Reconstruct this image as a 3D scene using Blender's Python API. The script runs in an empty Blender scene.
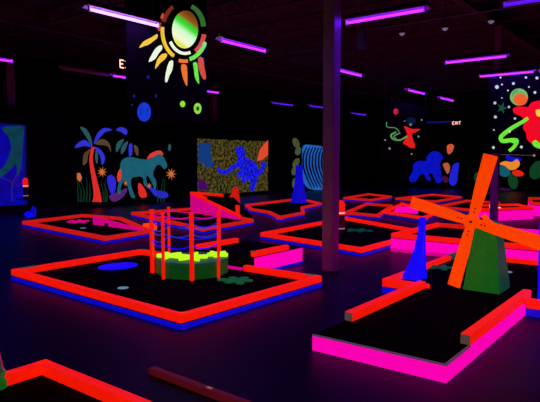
import bpy, bmesh, math, random
from mathutils import Vector, Matrix
random.seed(7)
sc = bpy.context.scene
col = sc.collection
V = Vector

# ------------------------------------------------------------------ camera
F = 560.0; YAW = math.radians(37.8); PIT = math.atan(41/F); EYE = 1.6
cam_d = bpy.data.cameras.new('camera'); cam = bpy.data.objects.new('camera', cam_d); col.objects.link(cam)
cam.location = (0, 0, EYE); cam.rotation_euler = (math.pi/2-PIT, 0, YAW)
cam_d.sensor_width = 36; cam_d.lens = F/540*36; cam_d.clip_start = .05; cam_d.clip_end = 200
sc.camera = cam

def ray(px, py):
    a = (px-270)/F; b = -(py-201)/F
    fy = math.cos(PIT)+b*math.sin(PIT); fz = -math.sin(PIT)+b*math.cos(PIT)
    s, c = math.sin(YAW), math.cos(YAW)
    return V((c*a-s*fy, s*a+c*fy, fz))
def at(px, py, axis, val):
    """point where the sight line of a measured pixel meets a real plane (axis 0/1/2 = val)"""
    d = ray(px, py); o = V((0, 0, EYE))
    return o+d*((val-o[axis])/d[axis])

# ------------------------------------------------------------------ materials
def lin(c):
    return tuple((v/255/12.92 if v/255 <= .04045 else ((v/255+.055)/1.055)**2.4) for v in c)
def nodes(name):
    m = bpy.data.materials.new(name); m.use_nodes = True
    nt = m.node_tree; b = nt.nodes['Principled BSDF']
    return m, nt, b
def paint(name, rgb, k=1.0, base=.55, rough=.5, scale=14, var=.12):
    """blacklight paint: glows in its own colour, slightly uneven brush coat"""
    m, nt, b = nodes(name)
    L = lin(rgb)
    tc = nt.nodes.new('ShaderNodeTexCoord')
    n = nt.nodes.new('ShaderNodeTexNoise'); n.inputs['Scale'].default_value = scale; n.inputs['Detail'].default_value = 4
    nt.links.new(tc.outputs['Object'], n.inputs['Vector'])
    r = nt.nodes.new('ShaderNodeMapRange'); r.inputs['From Min'].default_value = .3; r.inputs['From Max'].default_value = .7
    r.inputs['To Min'].default_value = k*(1-var); r.inputs['To Max'].default_value = k*(1+var)
    nt.links.new(n.outputs['Fac'], r.inputs['Value'])
    b.inputs['Base Color'].default_value = (*[min(.9, v*base+.004) for v in L], 1)
    b.inputs['Roughness'].default_value = rough
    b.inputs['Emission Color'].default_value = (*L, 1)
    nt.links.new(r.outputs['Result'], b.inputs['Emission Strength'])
    return m
def dull(name, rgb, rough=.6, metal=0, scale=6, var=.35, bump=0, spec=.5):
    m, nt, b = nodes(name)
    L = rgb
    tc = nt.nodes.new('ShaderNodeTexCoord')
    n = nt.nodes.new('ShaderNodeTexNoise'); n.inputs['Scale'].default_value = scale; n.inputs['Detail'].default_value = 5
    nt.links.new(tc.outputs['Object'], n.inputs['Vector'])
    cr = nt.nodes.new('ShaderNodeValToRGB')
    cr.color_ramp.elements[0].color = (*[v*(1-var) for v in L], 1); cr.color_ramp.elements[0].position = .3
    cr.color_ramp.elements[1].color = (*[min(1, v*(1+var)) for v in L], 1); cr.color_ramp.elements[1].position = .7
    nt.links.new(n.outputs['Fac'], cr.inputs['Fac']); nt.links.new(cr.outputs['Color'], b.inputs['Base Color'])
    b.inputs['Roughness'].default_value = rough; b.inputs['Metallic'].default_value = metal
    b.inputs['Specular IOR Level'].default_value = spec
    if bump:
        bp = nt.nodes.new('ShaderNodeBump'); bp.inputs['Strength'].default_value = bump
        nt.links.new(n.outputs['Fac'], bp.inputs['Height']); nt.links.new(bp.outputs['Normal'], b.inputs['Normal'])
    return m
def glow(name, L, k):
    m, nt, b = nodes(name)
    b.inputs['Base Color'].default_value = (.1, .1, .1, 1)
    b.inputs['Emission Color'].default_value = (*L, 1); b.inputs['Emission Strength'].default_value = k
    return m

RED = paint('red_orange_paint', (255, 24, 3), .84)
REDF = paint('duller_red_paint', (225, 28, 14), .74)  # duller tone of the rail red, mostly on farther holes
ORANGE = paint('orange_blade_paint', (255, 66, 0), .92, scale=25)
PINK = paint('magenta_paint', (255, 0, 182), .95, var=.05)
PINKF = paint('duller_magenta_paint', (225, 0, 140), .8, var=.15)  # duller tone of the magenta, for flanks, inner walls and small parts
BLUE = paint('blue_paint', (12, 10, 215), .75, base=.3)
BLUED = paint('dark_blue_paint', (14, 8, 140), .75, base=.2)
BLUET = paint('bright_blue_paint', (8, 8, 250), .95, base=.3, scale=20, var=.18)
YEL = paint('yellow_green_paint', (190, 255, 20), .95, var=.15)
GRN = paint('dark_green_paint', (0, 62, 18), .8, scale=30, var=.3)
GRNM = paint('green_paint', (4, 88, 22), .85, scale=85, var=.6)
TEAL = paint('dark_teal_paint', (0, 62, 52), .8, var=.25)
CYAN = paint('cyan_paint', (20, 130, 140), .9)
CARPET = dull('black_carpet', (.004, .004, .005), .95, scale=80, var=.5, spec=.05)
BLACK = dull('black_board', (.0025, .002, .0022), .8, var=.3, spec=.15)
GREY = paint('glowing_bare_wood', (84, 66, 62), .8, base=2.5, rough=.7, scale=30)  # faint glow added to the wood colour so unlit faces show
WHITE = dull('white_enamel', (.75, .75, .75), .35, var=.05)
STEEL = dull('painted_steel', (.62, .60, .60), .36, scale=3, var=.15)
DARKM = dull('dark_metal', (.05, .045, .05), .5, metal=.4)
WIRE = dull('grey_wire', (.35, .33, .35), .4, metal=.6)

# floor: dark polished floor
m, nt, b = nodes('dark_floor')
tc = nt.nodes.new('ShaderNodeTexCoord')
n1 = nt.nodes.new('ShaderNodeTexNoise'); n1.inputs['Scale'].default_value = 1.3; n1.inputs['Detail'].default_value = 6
n2 = nt.nodes.new('ShaderNodeTexNoise'); n2.inputs['Scale'].default_value = 90; n2.inputs['Detail'].default_value = 3
nt.links.new(tc.outputs['Object'], n1.inputs['Vector']); nt.links.new(tc.outputs['Object'], n2.inputs['Vector'])
cr = nt.nodes.new('ShaderNodeValToRGB')
cr.color_ramp.elements[0].color = (.003, .009, .05, 1); cr.color_ramp.elements[0].position = .3
cr.color_ramp.elements[1].color = (.006, .014, .10, 1); cr.color_ramp.elements[1].position = .75
nt.links.new(n1.outputs['Fac'], cr.inputs['Fac']); nt.links.new(cr.outputs['Color'], b.inputs['Base Color'])
b.inputs['Roughness'].default_value = .42; b.inputs['Specular IOR Level'].default_value = .14
bp = nt.nodes.new('ShaderNodeBump'); bp.inputs['Strength'].default_value = .12
nt.links.new(n2.outputs['Fac'], bp.inputs['Height']); nt.links.new(bp.outputs['Normal'], b.inputs['Normal'])
FLOOR = m
CEIL = dull('dark_ceiling_deck', (.13, .11, .14), .8, scale=2, var=.4)
BEAM = dull('dark_beam', (.19, .15, .17), .7, scale=3)
WALLM = dull('black_wall_paint', (.006, .005, .007), .85, scale=2, spec=.2)
TUBE = glow('violet_tube', (.36, .016, 1.0), 2.6)
TUBEN = glow('bright_violet_tube', (.62, .22, 1.0), 3.6)
TUBED = glow('dim_violet_tube', (.10, .008, 1.0), .8)

# ------------------------------------------------------------------ mesh helpers
def new(): return bmesh.new()
def box(bm, x0, x1, y0, y1, z0, z1, mi=0, M=None):
    vs = [bm.verts.new((x, y, z)) for x in (x0, x1) for y in (y0, y1) for z in (z0, z1)]
    for f in ((0,1,3,2),(4,6,7,5),(0,4,5,1),(2,3,7,6),(0,2,6,4),(1,5,7,3)):
        fa = bm.faces.new([vs[i] for i in f]); fa.material_index = mi
    if M:
        for v in vs: v.co = M @ v.co
    return vs
def beam(bm, a, b, w, h, mi=0, up=V((0, 0, 1))):
    """squared bar between two points (centre line)"""
    a, b = V(a), V(b); d = (b-a); L = d.length; d.normalize()
    s = d.cross(up).normalized(); u = s.cross(d).normalized()
    M = Matrix.Translation(a) @ Matrix((s, d, u)).transposed().to_4x4()
    return box(bm, -w/2, w/2, 0, L, -h/2, h/2, mi, M)
def tube(bm, pts, r, n=8, mi=0, caps=True, rr=None):
    pts = [V(p) for p in pts]; rings = []
    for i, p in enumerate(pts):
        t = (pts[min(i+1, len(pts)-1)]-pts[max(i-1, 0)]).normalized()
        ref = V((0, 0, 1)) if abs(t.z) < .9 else V((1, 0, 0))
        s = t.cross(ref).normalized(); u = s.cross(t)
        q = rr[i] if rr else r
        rings.append([bm.verts.new(p+(s*math.cos(2*math.pi*k/n)+u*math.sin(2*math.pi*k/n))*q) for k in range(n)])
    for A, B in zip(rings, rings[1:]):
        for k in range(n):
            f = bm.faces.new((A[k], A[(k+1) % n], B[(k+1) % n], B[k])); f.material_index = mi; f.smooth = True
    if caps:
        bm.faces.new(rings[0][::-1]).material_index = mi; bm.faces.new(rings[-1]).material_index = mi
def loft(bm, rings, mi=0, smooth=False, cap=True):
    R = [[bm.verts.new(p) for p in r] for r in rings]; n = len(R[0])
    for A, B in zip(R, R[1:]):
        for k in range(n):
            f = bm.faces.new((A[k], A[(k+1) % n], B[(k+1) % n], B[k])); f.material_index = mi; f.smooth = smooth
    if cap: bm.faces.new(R[0][::-1]).material_index = mi; bm.faces.new(R[-1]).material_index = mi
def prism(bm, pts, off, mi=0):
    """closed outline (3-D points) extruded by a vector"""
    off = V(off)
    A = [bm.verts.new(V(p)) for p in pts]; B = [bm.verts.new(V(p)+off) for p in pts]; n = len(A)
    bm.faces.new(A).material_index = mi; bm.faces.new(B[::-1]).material_index = mi
    for k in range(n): bm.faces.new((A[k], A[(k+1) % n], B[(k+1) % n], B[k])).material_index = mi
def smooth2(pts, s=4):
    n = len(pts); out = []
    for i in range(n):
        p0, p1, p2, p3 = pts[i-1], pts[i], pts[(i+1) % n], pts[(i+2) % n]
        for k in range(s):
            t = k/s
            out.append(tuple(.5*((2*b_)+(-a_+c_)*t+(2*a_-5*b_+4*c_-d_)*t*t+(-a_+3*b_-3*c_+d_)*t**3)
                             for a_, b_, c_, d_ in zip(p0, p1, p2, p3)))
    return out

def finish(name, bm, mats, root=None, par=None, bevel=0, **tags):
    """links bm (world coordinates) as ONE object; root = Empty whose location is subtracted"""
    bmesh.ops.recalc_face_normals(bm, faces=bm.faces)
    me = bpy.data.meshes.new(name)
    if root is None:
        xs = [v.co for v in bm.verts]
        loc = V(((min(p.x for p in xs)+max(p.x for p in xs))/2, (min(p.y for p in xs)+max(p.y for p in xs))/2, min(p.z for p in xs)))
    else: loc = V(root.location)
    for v in bm.verts: v.co -= loc
    bm.to_mesh(me); bm.free()
    for mm in (mats if isinstance(mats, (list, tuple)) else [mats]): me.materials.append(mm)
    o = bpy.data.objects.new(name, me); col.objects.link(o)
    if root is None: o.location = loc
    else: o.parent = par or root
    if bevel:
        md = o.modifiers.new('bevel', 'BEVEL'); md.width = bevel; md.segments = 2; md.limit_method = 'ANGLE'
    for k, v in tags.items(): o[k] = v
    return o
def thing(name, label, cat, loc, group=None):
    o = bpy.data.objects.new(name, None); o.empty_display_size = .1; col.objects.link(o); o.location = loc
    o['label'] = label; o['category'] = cat
    if group: o['group'] = group
    return o
def solo(name, bm, mats, label, cat, group=None, bevel=0):
    t = dict(label=label, category=cat)
    if group: t['group'] = group
    return finish(name, bm, mats, bevel=bevel, **t)

# ------------------------------------------------------------------ the room
X0, X1, Y0, Y1, HC = -16.3, 3.5, -3.0, 31.0, 5.3
def struct(name, args, mat):
    bm = new(); box(bm, *args); return finish(name, bm, mat, kind='structure')
struct('floor', (X0-3.2, X1+.2, Y0-.2, Y1+.2, -.2, 0), FLOOR)
struct('ceiling', (X0-3.2, X1+.2, Y0-.2, Y1+.2, HC, HC+.2), CEIL)
struct('wall_left', (X0-.1, X0, Y0, Y1, 0, 3.15), WALLM)
struct('wall_left_outer', (X0-3.2, X0-3.0, Y0, Y1, 0, HC), WALLM)
struct('wall_back', (X0-3.2, X1+.2, Y1, Y1+.2, 0, HC), WALLM)
struct('wall_right', (X1, X1+.2, Y0, Y1, 0, HC), WALLM)
struct('wall_front', (X0-3.2, X1+.2, Y0-.2, Y0, 0, HC), WALLM)
struct('baseboard_left', (X0, X0+.02, Y0, Y1, 0, .12), DARKM)
struct('baseboard_back', (X0, X1, Y1-.02, Y1, 0, .12), DARKM)
# roof girders along Y over the column rows, joists along X
k = 1
for x in (-13.3, -4.2):
    bm = new(); box(bm, x-.09, x+.09, Y0, Y1, HC-.42, HC-.40); box(bm, x-.09, x+.09, Y0, Y1, HC-.02, HC); box(bm, x-.01, x+.01, Y0, Y1, HC-.41, HC)
    finish('trim_%d' % k, bm, BEAM, kind='structure'); k += 1
for i in range(14):
    y = 1.2+2.2*i
    bm = new()
    box(bm, X0-3, X1, y-.05, y+.05, HC-.36, HC-.33); box(bm, X0-3, X1, y-.05, y+.05, HC-.04, HC)
    x = X0-3; s = 0
    while x < X1-.3:
        beam(bm, (x, y, HC-.34 if s else HC-.03), (x+.33, y, HC-.03 if s else HC-.34), .025, .025); x += .33; s = 1-s
    finish('trim_%d' % k, bm, BEAM, kind='structure'); k += 1

# steel columns (wide-flange boxed in), one mesh shaft plus a base plate and cap plate
def column(x, y, label, w=.17):
    t = thing('steel_column', label, 'column', (x, y, 0), None)
    bm = new(); box(bm, x-w/2, x+w/2, y-w/2, y+w/2, .02, HC-.42)
    finish('shaft', bm, STEEL, t, bevel=.008)
    bm = new(); box(bm, x-w*.6, x+w*.6, y-w*.6, y+w*.6, 0, .02)
    finish('base_plate', bm, DARKM, t)
    bm = new(); box(bm, x-w*.8, x+w*.8, y-w*.8, y+w*.8, HC-.44, HC-.42)
    finish('cap_plate', bm, DARKM, t)
column(-4.20, 6.83, 'tall steel column standing in the middle of the room, nearest to the camera', .178)
p = at(9, 90, 0, -17.4); column(p.x, p.y, 'dim steel column at the far left edge, rising behind the blue mural wall', .26)
p = at(213, 110, 0, -17.4); column(p.x, p.y, 'dim steel column rising behind the wall over the jungle mural', .26)
column(-4.12, 14.45, 'dim violet column just left of the large hanging space panel')

# ------------------------------------------------------------------ violet tube fixtures
def fixture(x, y, axis, label, mat=TUBE, L=1.22, z=3.6, pend=True):
    t = thing('tube_light', label, 'light fixture', (x, y, z-.03), 'violet tube lights under the ceiling')
    d = V((1, 0, 0)) if axis == 0 else V((0, 1, 0)); s = V((0, 1, 0)) if axis == 0 else V((1, 0, 0))
    c = V((x, y, z))
    bm = new()   # trough reflector: profile extruded
    prof = [(-.10, .024), (-.055, .052), (.055, .052), (.10, .024), (.104, .028), (.060, .064), (-.060, .064), (-.104, .028)]
    a = c-d*(L/2+.03)
    prism(bm, [a+s*p+V((0, 0, q)) for p, q in prof], d*(L+.06))
    finish('reflector', bm, WHITE, t)
    bm = new(); b0 = c+V((0, 0, .09))
    beam(bm, b0-d*(L/2+.03), b0+d*(L/2+.03), .06, .05); finish('housing', bm, DARKM, t)
    bm = new(); tube(bm, [c-d*(L/2-.03), c+d*(L/2-.03)], .019, 10)
    finish('tube', bm, mat, t)
    for sg in (-1, 1):
        bm = new(); e = c+d*sg*(L/2-.012); beam(bm, e-V((0, 0, .03)), e+V((0, 0, .055)), .03, .02, up=d); finish('socket', bm, WHITE, t)
        bm = new(); e = c+d*sg*L*.4+V((0, 0, .11)); tube(bm, [e, V((e.x, e.y, HC-.05))], .004, 5); finish('suspension_wire', bm, WIRE, t)
def fix_end(px, py, axis, side, label, mat=TUBE):
    """fixture whose right (side=1) or left (side=-1) tube end is at a measured place under the ceiling"""
    p = at(px, py, 2, 3.6); q = [p.x, p.y]; q[axis] -= side*.59
    fixture(q[0], q[1], axis, label, mat)
    d = bpy.data.lights.new('tube_lamp', 'AREA'); d.shape = 'RECTANGLE'; d.size = 1.18; d.size_y = .13
    d.color = (.10, .005, 1.0) if mat is not TUBEN else (.25, .05, 1.0); d.energy = LAMPW*(.35 if mat is TUBED else 1)
    o = bpy.data.objects.new('tube_lamp', d); col.objects.link(o); o.location = (q[0], q[1], 3.635); o.rotation_euler = (0, 0, 0 if axis == 0 else math.pi/2)
LAMPW = 14.0
fix_end(158, 26, 1, 1, 'brightest violet tube light, in front of the hanging sun panel', TUBEN)
fix_end(265, 51.5, 1, 1, 'violet tube light just right of the hanging sun panel')
fix_end(361, 76, 1, 1, 'violet tube light just right of the tall middle column')
fix_end(424, 94, 1, 1, 'violet tube light above the small hanging space panel, left one of two')
fix_end(453, 101, 1, 1, 'violet tube light above the small hanging space panel, right one of two')
fix_end(12, 61.5, 1, 1, 'violet tube light at the left edge of the photo')
fix_end(113, 76, 1, -1, 'short bit of violet tube light left of the sun panel, under the exit sign')
fix_end(218, 93, 1, 1, 'small violet tube light low beside the right edge of the sun panel')
fix_end(292, 105.5, 1, 1, 'blue violet tube light above the jungle mural, just left of the column', TUBED)
fix_end(310, 106, 1, -1, 'blue violet tube light partly behind the middle column', TUBED)
fix_end(365, 115, 1, 1, 'small blue violet tube light right of the middle column, lowest there', TUBED)
fix_end(424, 10, 0, 1, 'large magenta violet tube light at the top right of the middle column')
fix_end(505, 5.5, 0, -1, 'faint blue tube light in the top right corner', TUBED)
fix_end(506, 56.5, 0, 1, 'violet tube light above and left of the large space panel')
fix_end(533, 72, 0, 1, 'violet tube light along the top edge of the large space panel')
fix_end(540, 71.3, 0, -1, 'violet tube light at the right edge over the large space panel')
# unlit one in the left row
p = at(65, 69, 2, 3.6); fixture(-11.3, p.y+.57, 1, 'dim unlit tube light left of the exit sign', WHITE)

# conduit beside the right row
bm = new(); a = at(358, 31.6, 2, 3.75); b_ = V((X1-.1, a.y, 3.75)); tube(bm, [a, b_], .012, 6)
tube(bm, [a, a+V((0, 0, HC-3.80))], .012, 6); 
t = thing('conduit', 'thin grey conduit running above the large magenta tube light', 'conduit', (a+b_)/2)
finish('pipe', bm, WIRE, t)
bm = new(); p = at(362, 36, 1, a.y); box(bm, p.x-.06, p.x+.06, p.y-.06, p.y+.06, 3.45, 3.74)
finish('junction_box', bm, dull('blue_grey_plastic', (.15, .15, .35), .4), t, bevel=.01, label='small blue grey box')

def disc(bm, c, r, n1, n2, th, mi=0, n=24, sx=1, sy=1):
    n1, n2 = V(n1), V(n2); nn = n1.cross(n2)
    prism(bm, [V(c)+n1*math.cos(2*math.pi*k/n)*r*sx+n2*math.sin(2*math.pi*k/n)*r*sy for k in range(n)], nn*th, mi)

# exit signs: real sign boxes with lit letters
STROKE = {'E': [((0,0),(0,1)),((0,1),(.6,1)),((0,.5),(.5,.5)),((0,0),(.6,0))], 'X': [((0,0),(.65,1)),((0,1),(.65,0))],
          'I': [((.1,0),(.1,1))], 'T': [((.32,0),(.32,1)),((0,1),(.65,1))]}
def exit_sign(c, axis, size, label, mat):
    c = V(c); t = thing('exit_sign', label, 'sign', c-V((0, 0, size*.75)))
    d = V((0, 1, 0)) if axis == 0 else V((1, 0, 0)); out = V((1, 0, 0)) if axis == 0 else V((0, -1, 0))
    bm = new(); W = size*3.4
    beam(bm, c-d*W/2, c+d*W/2, .06, size*1.5); finish('sign_box', bm, BLACK, t)
    bm = new(); x = -W/2+.22*size
    for ch in 'EXIT':
        for (p, q) in STROKE[ch]:
            P = c+out*.034+d*(x+p[0]*size)+V((0, 0, (p[1]-.5)*size)); Q = c+out*.034+d*(x+q[0]*size)+V((0, 0, (q[1]-.5)*size))
            beam(bm, P, Q, size*.15, .008, up=out)
        x += size*(.42 if ch == 'I' else .86)
    finish('letters', bm, mat, t)
    return t
EXR = glow('lit_red_letters', lin((255, 160, 145)), 2.6)
p = at(121, 64, 0, -12.5); p.y += .2*1.2
exit_sign(p, 0, .20, 'small lit EXIT sign partly hidden by the left edge of the hanging sun panel', EXR)
bm = new(); tube(bm, [p+V((0, 0, .1)), V((p.x, p.y, HC))], .01, 6); solo('sign_stem', bm, DARKM, 'thin dark stem holding the lit exit sign left of the sun panel', 'stem')
p = at(457, 123, 1, Y1-.06)
exit_sign(p, 1, .16, 'small lit EXIT sign on the far back wall above the blue beast mural', glow('lit_warm_letters', lin((255, 170, 150)), 2.2))
bm = new(); a = at(425, 122.5, 1, Y1-.04); b_ = at(452.5, 121.5, 1, Y1-.04); a.z = b_.z = (a.z+b_.z)/2
tube(bm, [a, b_], .03, 8); solo('lit_beam_edge', bm, glow('beam_edge_glow', (.05, .01, .55), .35), 'dim blue lit beam edge on the far back wall beside the exit sign, painted as glow', 'beam edge glow')  # added glowing line stands for a lit beam edge, no lamp here

def star(cx_, cy_, z, r, n, w, h, rot, seed=0, sq=1.0):
    """star flower cut from board: n rounded petals"""
    rg = random.Random(seed); pts = []
    for k in range(n):
        a = rot+2*math.pi*k/n; rr_ = r*rg.uniform(.8, 1.1)
        d_ = V((math.cos(a), math.sin(a))); s_ = V((-d_.y, d_.x))
        am = a-math.pi/n
        pts.append((cx_+math.cos(am)*w*1.25, cy_+math.sin(am)*w*1.25))
        for f_, g_ in ((.55, -1.), (.85, -1.0), (1., -.45), (1., .45), (.85, 1.), (.55, 1.)):
            q = d_*rr_*f_+s_*w*.7*g_; pts.append((cx_+q.x, cy_+q.y))
    bm = new(); prism(bm, [V((x, y, z)) for x, y in smooth2(pts, 2)], (0, 0, h)); return bm
# ------------------------------------------------------------------ golf holes
RW, RH = .085, .08      # rail section
def rail(t, a, b, z, mat, lab=None, w=RW, h=RH, endmat=GREY, z2=None):
    """one painted timber rail; z = underside"""
    bm = new(); z2 = z if z2 is None else z2
    A = V((a[0], a[1], z+h/2)); B = V((b[0], b[1], z2+h/2))
    beam(bm, A, B, w, h); bm.faces.ensure_lookup_table()
    o = finish('rail', bm, mat, t, bevel=.008)
    if lab: o['label'] = lab
    return o
def deck(t, poly, z, skirt, zs=0, carpet=CARPET, inset=.0):
    """base box: skirt sides and carpet surface, as two meshes"""
    bm = new(); prism(bm, [V((x, y, zs)) for x, y in poly], (0, 0, z-zs)); finish('skirt', bm, skirt, t)
    cx = sum(p[0] for p in poly)/len(poly); cy = sum(p[1] for p in poly)/len(poly)
    q = [(cx+(x-cx)*.992, cy+(y-cy)*.992) for x, y in poly]
    bm = new(); prism(bm, [V((x, y, z)) for x, y in q], (0, 0, .012)); finish('carpet', bm, carpet, t)
def insetline(a, b, poly, w):
    """edge a-b moved inwards by w/2"""
    cx = sum(p[0] for p in poly)/len(poly); cy = sum(p[1] for p in poly)/len(poly)
    d = V((b[0]-a[0], b[1]-a[1])).normalized(); n = V((-d.y, d.x))
    if n.dot(V((cx-a[0], cy-a[1]))) < 0: n = -n
    return (a[0]+n.x*w/2, a[1]+n.y*w/2), (b[0]+n.x*w/2, b[1]+n.y*w/2)
def hole(label, poly, z=.05, skirt=BLUE, railmat=RED, edges=None, partial=None, rh=RH, rw=RW, t=None):
    c = (sum(p[0] for p in poly)/len(poly), sum(p[1] for p in poly)/len(poly), 0)
    t = t or thing('golf_hole', label, 'mini golf hole', c)
    deck(t, poly, z, skirt)
    n = len(poly)
    for i in range(n):
        if edges is not None and i not in edges: continue
        a, b = V(poly[i]), V(poly[(i+1) % n])
        if partial and i in partial:
            f0, f1 = partial[i]; a, b = a.lerp(b, f0), a.lerp(b, f1)
        A, B = insetline(a, b, poly, rw)
        rail(t, A, B, z+.0125, railmat, w=rw, h=rh)
    return t
def bracket(t, x, y, z, dx, dy):
    bm = new(); box(bm, x-dx, x+dx, y-dy, y+dy, z, z+.006)
    tube(bm, [(x-dx*.4, y-dy*.4, z+.006), (x-dx*.4, y-dy*.4, z+.01)], .008, 6); tube(bm, [(x+dx*.4, y+dy*.4, z+.006), (x+dx*.4, y+dy*.4, z+.01)], .008, 6)
    finish('corner_plate', bm, GREY, t, label='bare grey corner plate')
def cup(x, y, z, label, r=.054, mat=None):
    bm = new()
    n = 20; o_, i_ = r+.012, r
    ro = [V((x+o_*math.cos(2*math.pi*k/n), y+o_*math.sin(2*math.pi*k/n), z)) for k in range(n)]
    rt = [p+V((0, 0, .004)) for p in ro]
    it = [V((x+i_*math.cos(2*math.pi*k/n), y+i_*math.sin(2*math.pi*k/n), z+.004)) for k in range(n)]
    ib = [p-V((0, 0, .002)) for p in it]
    loft(bm, [ro, rt, it, ib], cap=False); bm.faces.new([bm.verts.new(p) for p in ib])
    solo('hole_cup', bm, mat or paint('pale_cup_paint', (110, 150, 170), .7), label, 'golf cup')

# hole with rope-fenced planter (main, centre left)
P1 = [(-7.27, 3.72), (-3.83, 3.57), (-3.76, 5.92), (-7.27, 5.92)]
h1 = hole('large red railed hole in the middle left, holding the rope fenced flower planter', P1, .05, BLUE, edges=[0, 1, 3])
rail(h1, (-7.27, 5.878), (-6.2, 5.878), .0625, RED)
rail(h1, (-5.0, 5.878), (-3.76, 5.878), .0625, RED)
rail(h1, (-5.9, 5.87), (-5.05, 5.87), .0625, PINKF, 'low magenta threshold', w=.05, h=.035)
bracket(h1, -7.22, 3.93, .1435, .035, .12); bracket(h1, -7.15, 5.87, .1435, .07, .035); bracket(h1, -3.90, 5.87, .1435, .07, .035)
# raised tee behind it, joined at the open side
t = thing('tee_platform', 'raised tee platform with bright magenta side behind the planter hole', 'mini golf platform', (-5.4, 6.6, 0))
P2 = [(-6.05, 5.93), (-4.87, 5.93), (-4.87, 7.1), (-6.05, 7.1)]
bm = new(); prism(bm, [V((x, y, 0)) for x, y in P2], (0, 0, .04)); finish('base', bm, BLUE, t)  # blue here paints in the bluish shadow below the magenta side
bm = new(); box(bm, -4.89, -4.87, 5.95, 7.1, .04, .245); finish('skirt', bm, PINK, t)
bm = new(); box(bm, -6.05, -4.89, 5.95, 7.1, .04, .245); finish('frame', bm, BLACK, t)
bm = new(); prism(bm, [V((x*.995-.03, y, .245)) for x, y in P2], (0, 0, .01)); finish('carpet', bm, CARPET, t)
rail(t, (-4.915, 5.95), (-4.915, 6.75), .255, RED, h=.075); rail(t, (-6.0, 5.95), (-6.0, 6.85), .255, RED, h=.075)
bracket(t, -4.915, 5.96, .331, .04, .045)

# windmill hole
WL, WR, WF, WB = -2.55, -1.40, 3.87, 6.1
t8 = thing('golf_hole', 'windmill hole in the front right, with magenta sides and open front edge', 'mini golf hole', (-2.0, 6.0, 0))
bm = new(); prism(bm, [V((x, y, 0)) for x, y in [(WL, WF), (WR, WF), (WR, WB), (WL, WB)]], (0, 0, .125)); finish('skirt', bm, PINK, t8)
bm = new(); prism(bm, [V((x, y, 0)) for x, y in [(-3.02, WB), (-.4, WB), (-.4, 8.6), (-3.02, 8.6)]], (0, 0, .075)); finish('skirt', bm, BLUE, t8, label='dark blue side board')
bm = new(); prism(bm, [V((x, y, .125)) for x, y in [(WL+.01, WF+.02), (WR-.015, WF+.02), (WR-.015, WB), (WL+.01, WB)]], (0, 0, .01)); finish('carpet', bm, CARPET, t8)
bm = new(); prism(bm, [V((x, y, .075)) for x, y in [(-3.01, WB), (-.41, WB), (-.41, 8.59), (-3.01, 8.59)]], (0, 0, .035)); finish('carpet', bm, CARPET, t8)
EDG = paint('glowing_worn_edge', (92, 56, 84), .8, base=2)  # glow put into the edging colour, it stays dark otherwise
bm = new(); box(bm, WL, WR, WF-.005, WF+.015, .125, .137); box(bm, WR-.02, WR, WF+.015, 4.40, .125, .137); finish('edge_strip', bm, EDG, t8, label='thin worn metal edging')
rail(t8, (WL+.045, 4.4), (WL+.045, WB-.02), .135, RED, h=.085); rail(t8, (WR-.045, 4.40), (WR-.045, 6.36), .135, RED, h=.085)
for x, y in ((WL+.045, 4.398), (WR-.045, 4.398)):
    bm = new(); box(bm, x-.038, x+.038, y-.004, y+.001, .14, .215); finish('rail_end', bm, GREY, t8, label='bare wood rail end')
for a, b in (((-2.98, WB), (-2.98, 8.2)), ((-3.02, WB+.04), (WL+.1, WB+.04)), ((WR, WB+.04), (-.4, WB+.04)), ((-2.8, 8.56), (-.4, 8.56)), ((-.44, WB), (-.44, 8.6))):
    rail(t8, a, b, .077, RED, h=.095)
bm = new(); box(bm, -3.02, -2.78, 8.22, 8.6, .105, .175); finish('corner_block', bm, TEAL, t8, bevel=.01, label='dark green corner block')

# hole at bottom left, mostly outside the frame
p = at(46, 361, 2, .125); P9 = [(p.x, .2), (-1.9, .2), (-1.9, p.y), (p.x, p.y)]
h9 = hole('red railed hole cut off by the bottom left corner of the photo', P9, .05, BLUED)
bm = new(); beam(bm, (-3.22, 2.70, .025), (-1.95, 2.66, .025), .06, .05)
solo('loose_curb', bm, paint('dim_red_paint', (92, 14, 24), .55), 'dim dark red timber lying on the dark floor at the bottom', 'timber', bevel=.006)
bm = new(); box(bm, -.022, .022, -.01, .01, 0, .004, M=Matrix.Translation((-2.60, 2.68, .0515)))
solo('pale_spot', bm, paint('pale_spot_paint', (150, 90, 90), .8), 'tiny pale spot on the dim dark red timber', 'scrap')  # small pale spot on top of the timber
# painted cone at left edge
c9 = at(-13, 396, 2, .0); c9.z = .063; t = thing('painted_cone', 'green and pink painted cone cut off by the left edge', 'cone', c9)
bm = new(); loft(bm, [[c9+V((r*math.cos(k*math.pi/8), r*math.sin(k*math.pi/8), z)) for k in range(16)] for z, r in ((.10, .115), (.13, .105), (.40, .06), (.42, .01))])
bm.faces.ensure_lookup_table()
for i, f in enumerate(bm.faces): f.material_index = i % 2
finish('cone_body', bm, [paint('cone_pink', (190, 20, 80), .6), TEAL], t)
bm = new(); loft(bm, [[c9+V((r*math.cos(k*math.pi/8), r*math.sin(k*math.pi/8), z)) for k in range(16)] for z, r in ((0, .14), (.04, .14), (.10, .12), (.105, .1))]); finish('cone_base', bm, GRNM, t)

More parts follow.
